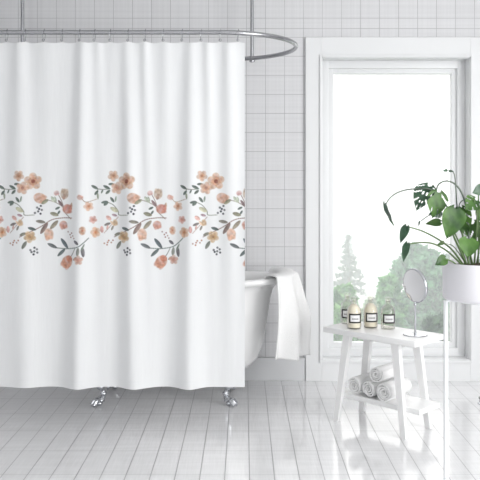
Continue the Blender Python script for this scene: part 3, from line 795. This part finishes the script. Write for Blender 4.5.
# (px, py, depth, length, width, roll, tilt, yaw)
place_leaf(423, 196.5, -.02, 28, .84, 215, 20, 35, M_leaf_dark, splits=4, holes=3, seed=1)
place_leaf(436.5, 204, -.05, 26, .92, 192, 12, -15, M_leaf, splits=2, holes=0, seed=2)
place_leaf(437, 212.5, .03, 24, .5, 262, 55, 0, M_leaf_dark, splits=6, seed=3)
place_leaf(434.5, 222.5, .02, 18, .46, 268, 30, 20, M_leaf, splits=0, seed=4)
place_leaf(452.5, 222.5, -.06, 31, .84, 196, 8, -10, M_leaf, splits=0, seed=5)
place_leaf(463, 221, -.03, 28, .72, 172, 15, 30, M_leaf, splits=4, holes=0, seed=6)
place_leaf(468.5, 247, -.10, 20, 1.05, 190, 30, 0, M_leaf, seed=7)
place_leaf(471.5, 204, -.03, 19, .95, 235, 38, 15, M_leaf, splits=4, seed=8)
place_leaf(478.5, 190.5, 0, 13, .9, 250, 30, 0, M_leaf_dark, seed=9)
place_leaf(480, 234, .04, 26, .9, 150, 15, 20, M_leaf, splits=4, seed=10)
place_leaf(403.5, 233.5, -.02, 18, .5, 205, 10, 30, M_leaf_dark, seed=11)
place_leaf(405, 251.5, -.04, 19, .44, 198, 5, 40, M_leaf_dark, seed=12)
place_leaf(441.5, 261, -.10, 15, .75, 245, 35, 10, M_leaf, seed=13)
place_leaf(388, 214.5, 0, 24, .55, 162, 0, 82, M_leaf_dark, cup=.05, droop=.2, seed=14)
place_leaf(445.5, 170.5, 0, 6, .5, 262, 35, 0, M_leaf_dark, seed=15); place_leaf(451, 171, .0, 5, .5, 100, 35, 0, M_leaf_dark, seed=16)
place_leaf(419, 223.5, .04, 5, .35, 195, 0, 30, M_leaf_dark, seed=17)
place_leaf(441, 243.5, .05, 9, .45, 250, 30, 0, M_leaf, seed=18)
place_leaf(492, 215, .02, 30, .85, 130, 20, -10, M_leaf, splits=5, seed=19)
place_leaf(500, 238, -.03, 28, .85, 110, 25, 0, M_leaf, splits=5, seed=20)
place_leaf(497, 196, .06, 26, .8, 75, 20, 0, M_leaf_dark, splits=5, seed=21)
place_leaf(503, 258, -.06, 24, .8, 115, 30, 0, M_leaf, seed=22)
B = (468, 268, 0)
stem([(466, 269, 0), (457, 256, -.03), (449, 247, -.04), (436, 238, -.03), (422, 231, -.02), (409, 227, -.02)], 1.1, .6, M_stem)
stem([(467, 270, -.01), (459, 262, -.04), (447, 251, -.05), (434, 244, -.05), (422, 242.5, -.04), (409, 244, -.04)], 1.1, .6, M_stem)
stem([(472, 270, 0), (469, 240, .02), (467, 213, .01), (463, 196, 0), (456, 185, 0), (447, 181, 0), (439, 184, 0), (436, 191, 0)], 1.1, .65, M_stem_dark)
stem([(470, 270, .03), (464, 240, .04), (458, 212, .03), (456, 192, 0), (455, 178, 0), (453, 172, 0), (448, 170, 0)], .8, .4, M_stem_dark)
stem([(471, 268, 0), (463, 236, 0), (446, 205, 0), (432, 190, -.02), (413, 189, 0), (399, 192, 0), (390, 198, 0), (385.5, 205, 0)], .9, .5, M_stem_dark)
stem([(468, 269, 0), (460, 250, -.02), (453, 234, -.03), (450, 216, -.04)], 1.3, .8); stem([(470, 269, 0), (466, 250, 0), (462, 232, -.01), (462, 214, -.02)], 1.3, .8)
stem([(474, 269, 0), (471, 258, -.05), (469, 243, -.09)], 1.1, .8); stem([(474, 269, .02), (476, 240, .02), (477, 215, 0), (474, 200, -.02)], 1.0, .7)
stem([(478, 269, .02), (478.5, 240, .03), (478.5, 210, .02), (478.5, 193, 0)], .9, .6); stem([(476, 269, .04), (479, 250, .05), (481, 228, .05)], 1.1, .7)
stem([(460, 268, -.05), (453, 262, -.08), (446, 259, -.10)], .9, .6); stem([(468, 268, .03), (458, 240, .04), (447, 222, .03), (441, 221, .02)], .9, .6)
stem([(456, 226, .03), (446, 217, .03), (436, 213, .04), (428, 216, .04), (421, 221, .04)], .6, .4, M_stem_dark); stem([(469, 269, 0), (455, 248, .04), (446, 243, .05)], .6, .4)
stem([(472, 205, .03), (465, 200, .02), (460, 203, .01), (458, 210, 0)], .6, .5, M_stem_dark)
for p_ in ([(486, 269, 0), (490, 240, .02), (489, 222, .02)], [(486, 269, 0), (494, 255, -.02), (496, 243, -.03)], [(484, 269, .03), (488, 230, .05), (492, 203, .06)], [(488, 269, -.03), (496, 264, -.05), (499, 261, -.06)]): stem(p_, 1, .7)

# small metal fitting of unknown use at the right edge of the floor
q = at(481.5, 404, 1.28*F/(404-CY)); q.z = 0
ds = thing('metal_fitting', 'small chrome fitting on the floor near the frame edge', 'door stop', q)
bm = bmesh.new(); add_lathe(bm, [(.022, 0), (.022, .006), (.013, .010), (.012, .026), (.014, .030)], 24); obj('fitting_body', bm, M_chrome, ds, sharp=40)
bm = bmesh.new(); add_lathe(bm, [(.0155, .030), (.0165, .034), (.0165, .040), (.013, .043)], 24); obj('rubber_cap', bm, mat('grey_rubber', rgb(150, 150, 152), .7), ds, sharp=40)

# ------------------------------------------------------------------ outside: trees on the slope below, in haze
M_grass = add_noise(mat('meadow_grass', rgb(120, 140, 96), .9), .6, .2)
def leaf_cloud(name, blobs, n, size, m, parent, seed, up=.0):
    r = np.random.default_rng(seed); vol = np.array([b_[3]*b_[4]*b_[5] for b_ in blobs])**.7; pick = r.choice(len(blobs), n, p=vol/vol.sum())
    B_ = np.array(blobs); d = r.normal(size=(n, 3)); d /= np.linalg.norm(d, axis=1)[:, None]
    rad = r.uniform(.2, 1.3, n)**.8
    c = B_[pick, :3]+d*rad[:, None]*B_[pick, 3:]
    nrm = d+r.normal(size=(n, 3))*.6; nrm /= np.linalg.norm(nrm, axis=1)[:, None]
    a = np.cross(nrm, r.normal(size=(n, 3))); a /= np.linalg.norm(a, axis=1)[:, None]; b_ = np.cross(nrm, a)
    s = size*r.uniform(.6, 1.4, n)[:, None]
    quad = np.stack([c-a*s, c-b_*s*.45, c+a*s, c+b_*s*.45], 1).reshape(-1, 3)
    me = bpy.data.meshes.new(name)
    me.vertices.add(len(quad)); me.vertices.foreach_set('co', quad.reshape(-1).astype(np.float32))
    me.loops.add(len(quad)); me.loops.foreach_set('vertex_index', np.arange(len(quad), dtype=np.int32))
    me.polygons.add(n); me.polygons.foreach_set('loop_start', np.arange(0, len(quad), 4, dtype=np.int32)); me.update(calc_edges=True)
    return link(name, me, m, parent, False)
GZ = -8.0
M_bark = add_noise(mat('bark', rgb(104, 92, 80), .9), 8, .2, .5)
def broadleaf(px, top_py, Y, half_w_px, label, c1, c2, seed, n=9000, size=.10, group=None, name='broadleaf_tree'):
    k = Y/F; X = (px-CX)*k; zt = EYE-(top_py-CY)*k; R = half_w_px*k; rd = random.Random(seed)
    t_ = thing(name, label, 'tree', (X, Y, GZ), 0, group)
    Hh = zt-GZ; ch = min(Hh*.75, R*3.2); blobs = []
    for i in range(70):
        f = rd.random(); a = rd.uniform(0, 2*PI); rr = R*math.sin(PI*(.12+.8*f))**.8*rd.uniform(.3, 1.0)
        br = R*rd.uniform(.10, .24)
        z = Hh-ch+ch*f-br*.4
        blobs.append((rr*math.cos(a), rr*math.sin(a)*.8, z, br*.8, br*.8, br*1.5))
    blobs.append((0, 0, Hh-R*.35, R*.35, R*.35, R*.35))
    leaf_cloud('crown', blobs, n, size, leafy('foliage', c1, c2, 8, .3, .7), t_, seed)
    bm = bmesh.new(); add_tube(bm, [(0, 0, 0), (.05, 0, Hh*.3), (0, .05, Hh*.6), (.03, 0, Hh*.9)], [.16, .13, .08, .03], 10)
    for i in range(9):
        z = Hh*(.3+.06*i); a = i*2.4; add_tube(bm, [(0.02, 0, z), (R*.35*math.cos(a), R*.35*math.sin(a), z+R*.3), (R*.65*math.cos(a), R*.65*math.sin(a), z+R*.55)], [.05, .035, .015], 6)
    obj('trunk', bm, M_bark, t_)
def conifer(px, top_py, Y, half_w_px_at, label, c1, c2, seed):
    k = Y/F; X = (px-CX)*k; zt = EYE-(top_py-CY)*k; Hh = zt-GZ; slope, = (half_w_px_at,)
    t_ = thing('conifer_tree', label, 'tree', (X, Y, GZ)); r = random.Random(seed)
    bm = bmesh.new(); add_tube(bm, [(0, 0, 0), (0, 0, Hh*.6), (0, 0, Hh)], [.2, .1, .02], 10); obj('trunk', bm, M_bark, t_)
    blobs = []
    z = .05
    while z < min(Hh*.8, 7.5):
        R = .05+z*slope; nb = 6+int(z*1.2)
        for i in range(nb):
            a = r.uniform(0, 2*PI); l = R*r.uniform(.7, 1.15)
            for q in (.3, .65, .95): blobs.append((l*q*math.cos(a), l*q*math.sin(a), Hh-z-q*l*.28, max(.05, l*.23), max(.05, l*.23), .045+l*.07))
        z += .10+z*.10
    leaf_cloud('crown', blobs, 16000, .085, leafy('needles', c1, c2, 1.5, .15, .8), t_, seed)
conifer(348.5, 236, 22, .29, 'tall grey-green conifer rising beyond the window, hazy in the mist', rgb(28, 52, 44), rgb(60, 90, 76), 3)
broadleaf(341, 290, 13.6, 26, 'pale green bushy tree in front of the conifer', rgb(62, 116, 66), rgb(150, 196, 130), 11, 7000, .085)
broadleaf(372, 302, 15.6, 17, 'low bushy tree behind the bottles', rgb(88, 126, 84), rgb(176, 190, 140), 12, 6000, .085)
broadleaf(421, 252, 14.5, 36, 'large pale green leafy tree behind the round mirror', rgb(26, 76, 52), rgb(112, 168, 122), 13, 15000, .10)
broadleaf(390, 281, 12.6, 20, 'small light green tree between the clear bottle and the mirror', rgb(48, 100, 60), rgb(136, 184, 128), 14, 7000, .08)
broadleaf(452, 258, 17.5, 24, 'darker green tree half hidden behind the plant pot', rgb(22, 60, 42), rgb(80, 128, 94), 15, 9000, .10)
broadleaf(437, 318, 11.0, 20, 'dark leafy shrub low outside the window behind the stool corner', rgb(32, 64, 44), rgb(92, 130, 92), 16, 6000, .07, name='leafy_shrub')
bm = box(-14, 18, 8.5, 34, GZ-.3, GZ)
g_ = obj('ground', bm, M_grass, None, False); g_['kind'] = 'structure'
# haze
mh = bpy.data.materials.new('haze'); mh.use_nodes = True
nt = mh.node_tree; nt.nodes.clear(); o_ = nt.nodes.new('ShaderNodeOutputMaterial'); vs = nt.nodes.new('ShaderNodeVolumeScatter')
vs.inputs['Color'].default_value = (.925, .972, .98, 1); vs.inputs['Density'].default_value = .052; vs.inputs['Anisotropy'].default_value = 0
nt.links.new(vs.outputs[0], o_.inputs['Volume'])
hz = obj('haze', box(-20, 26, 6.5, 36, GZ-1, 16), mh, None, False)
tag(hz, 'thin white morning haze hanging among the trees outside the window', 'haze', kind='stuff')

# ------------------------------------------------------------------ light
SKY = .86
W = bpy.data.worlds.new('sky'); S.world = W; W.use_nodes = True
nt = W.node_tree; N = nt.nodes; L = nt.links; bg = N['Background']
tcw = N.new('ShaderNodeTexCoord'); spw = N.new('ShaderNodeSeparateXYZ'); L.new(tcw.outputs['Generated'], spw.inputs[0])
mr = N.new('ShaderNodeMapRange'); mr.inputs['From Min'].default_value = -.2; mr.inputs['From Max'].default_value = .3
L.new(spw.outputs['Z'], mr.inputs['Value'])
rw = N.new('ShaderNodeValToRGB'); L.new(mr.outputs[0], rw.inputs[0]); L.new(rw.outputs[0], bg.inputs['Color'])
e = rw.color_ramp.elements
for pos, c in ((0, (.74, .79, .80)), (.10, (.78, .83, .84)), (.30, (.93, .96, .965)), (.60, (1.56, 1.565, 1.57)), (1, (2.7, 2.7, 2.7))):
    q_ = e[0] if pos == 0 else (e[1] if pos == 1 else e.new(pos))
    q_.position = pos; q_.color = (*[v/3 for v in c], 1)
bg.inputs['Strength'].default_value = 3.0*SKY
def area(name, loc, target, sx, sy, power, col=(1, 1, 1)):
    l = bpy.data.lights.new(name, 'AREA'); l.shape = 'RECTANGLE'; l.size = sx; l.size_y = sy; l.energy = power; l.color = col
    o = bpy.data.objects.new(name, l); COL.objects.link(o); o.location = loc
    o.rotation_euler = (Vector(target)-Vector(loc)).to_track_quat('-Z', 'Y').to_euler(); return o
area('side_area_light', (3.12, 1.3, 1.55), (-.5, 4.3, 1.1), 2.0, 2.1, 96, (1, .995, .985))  # area lamp added for light from the right; no window known there

# ------------------------------------------------------------------ camera
cam = bpy.data.cameras.new('camera'); co = bpy.data.objects.new('camera', cam); COL.objects.link(co)
co.location = (0, 0, EYE); co.rotation_euler = (PI/2, 0, 0)
cam.sensor_width = 36; cam.sensor_fit = 'HORIZONTAL'; cam.lens = F/480*36
cam.shift_x = -4/480; cam.shift_y = -57/480; cam.clip_end = 200
S.camera = co
S.view_settings.view_transform = 'Standard'; S.view_settings.look = 'None'; S.view_settings.exposure = .09; S.view_settings.gamma = 1
S.view_settings.use_curve_mapping = False
S.cycles.volume_bounces = 4; S.cycles.max_bounces = 14; S.cycles.transparent_max_bounces = 24; S.cycles.diffuse_bounces = 6
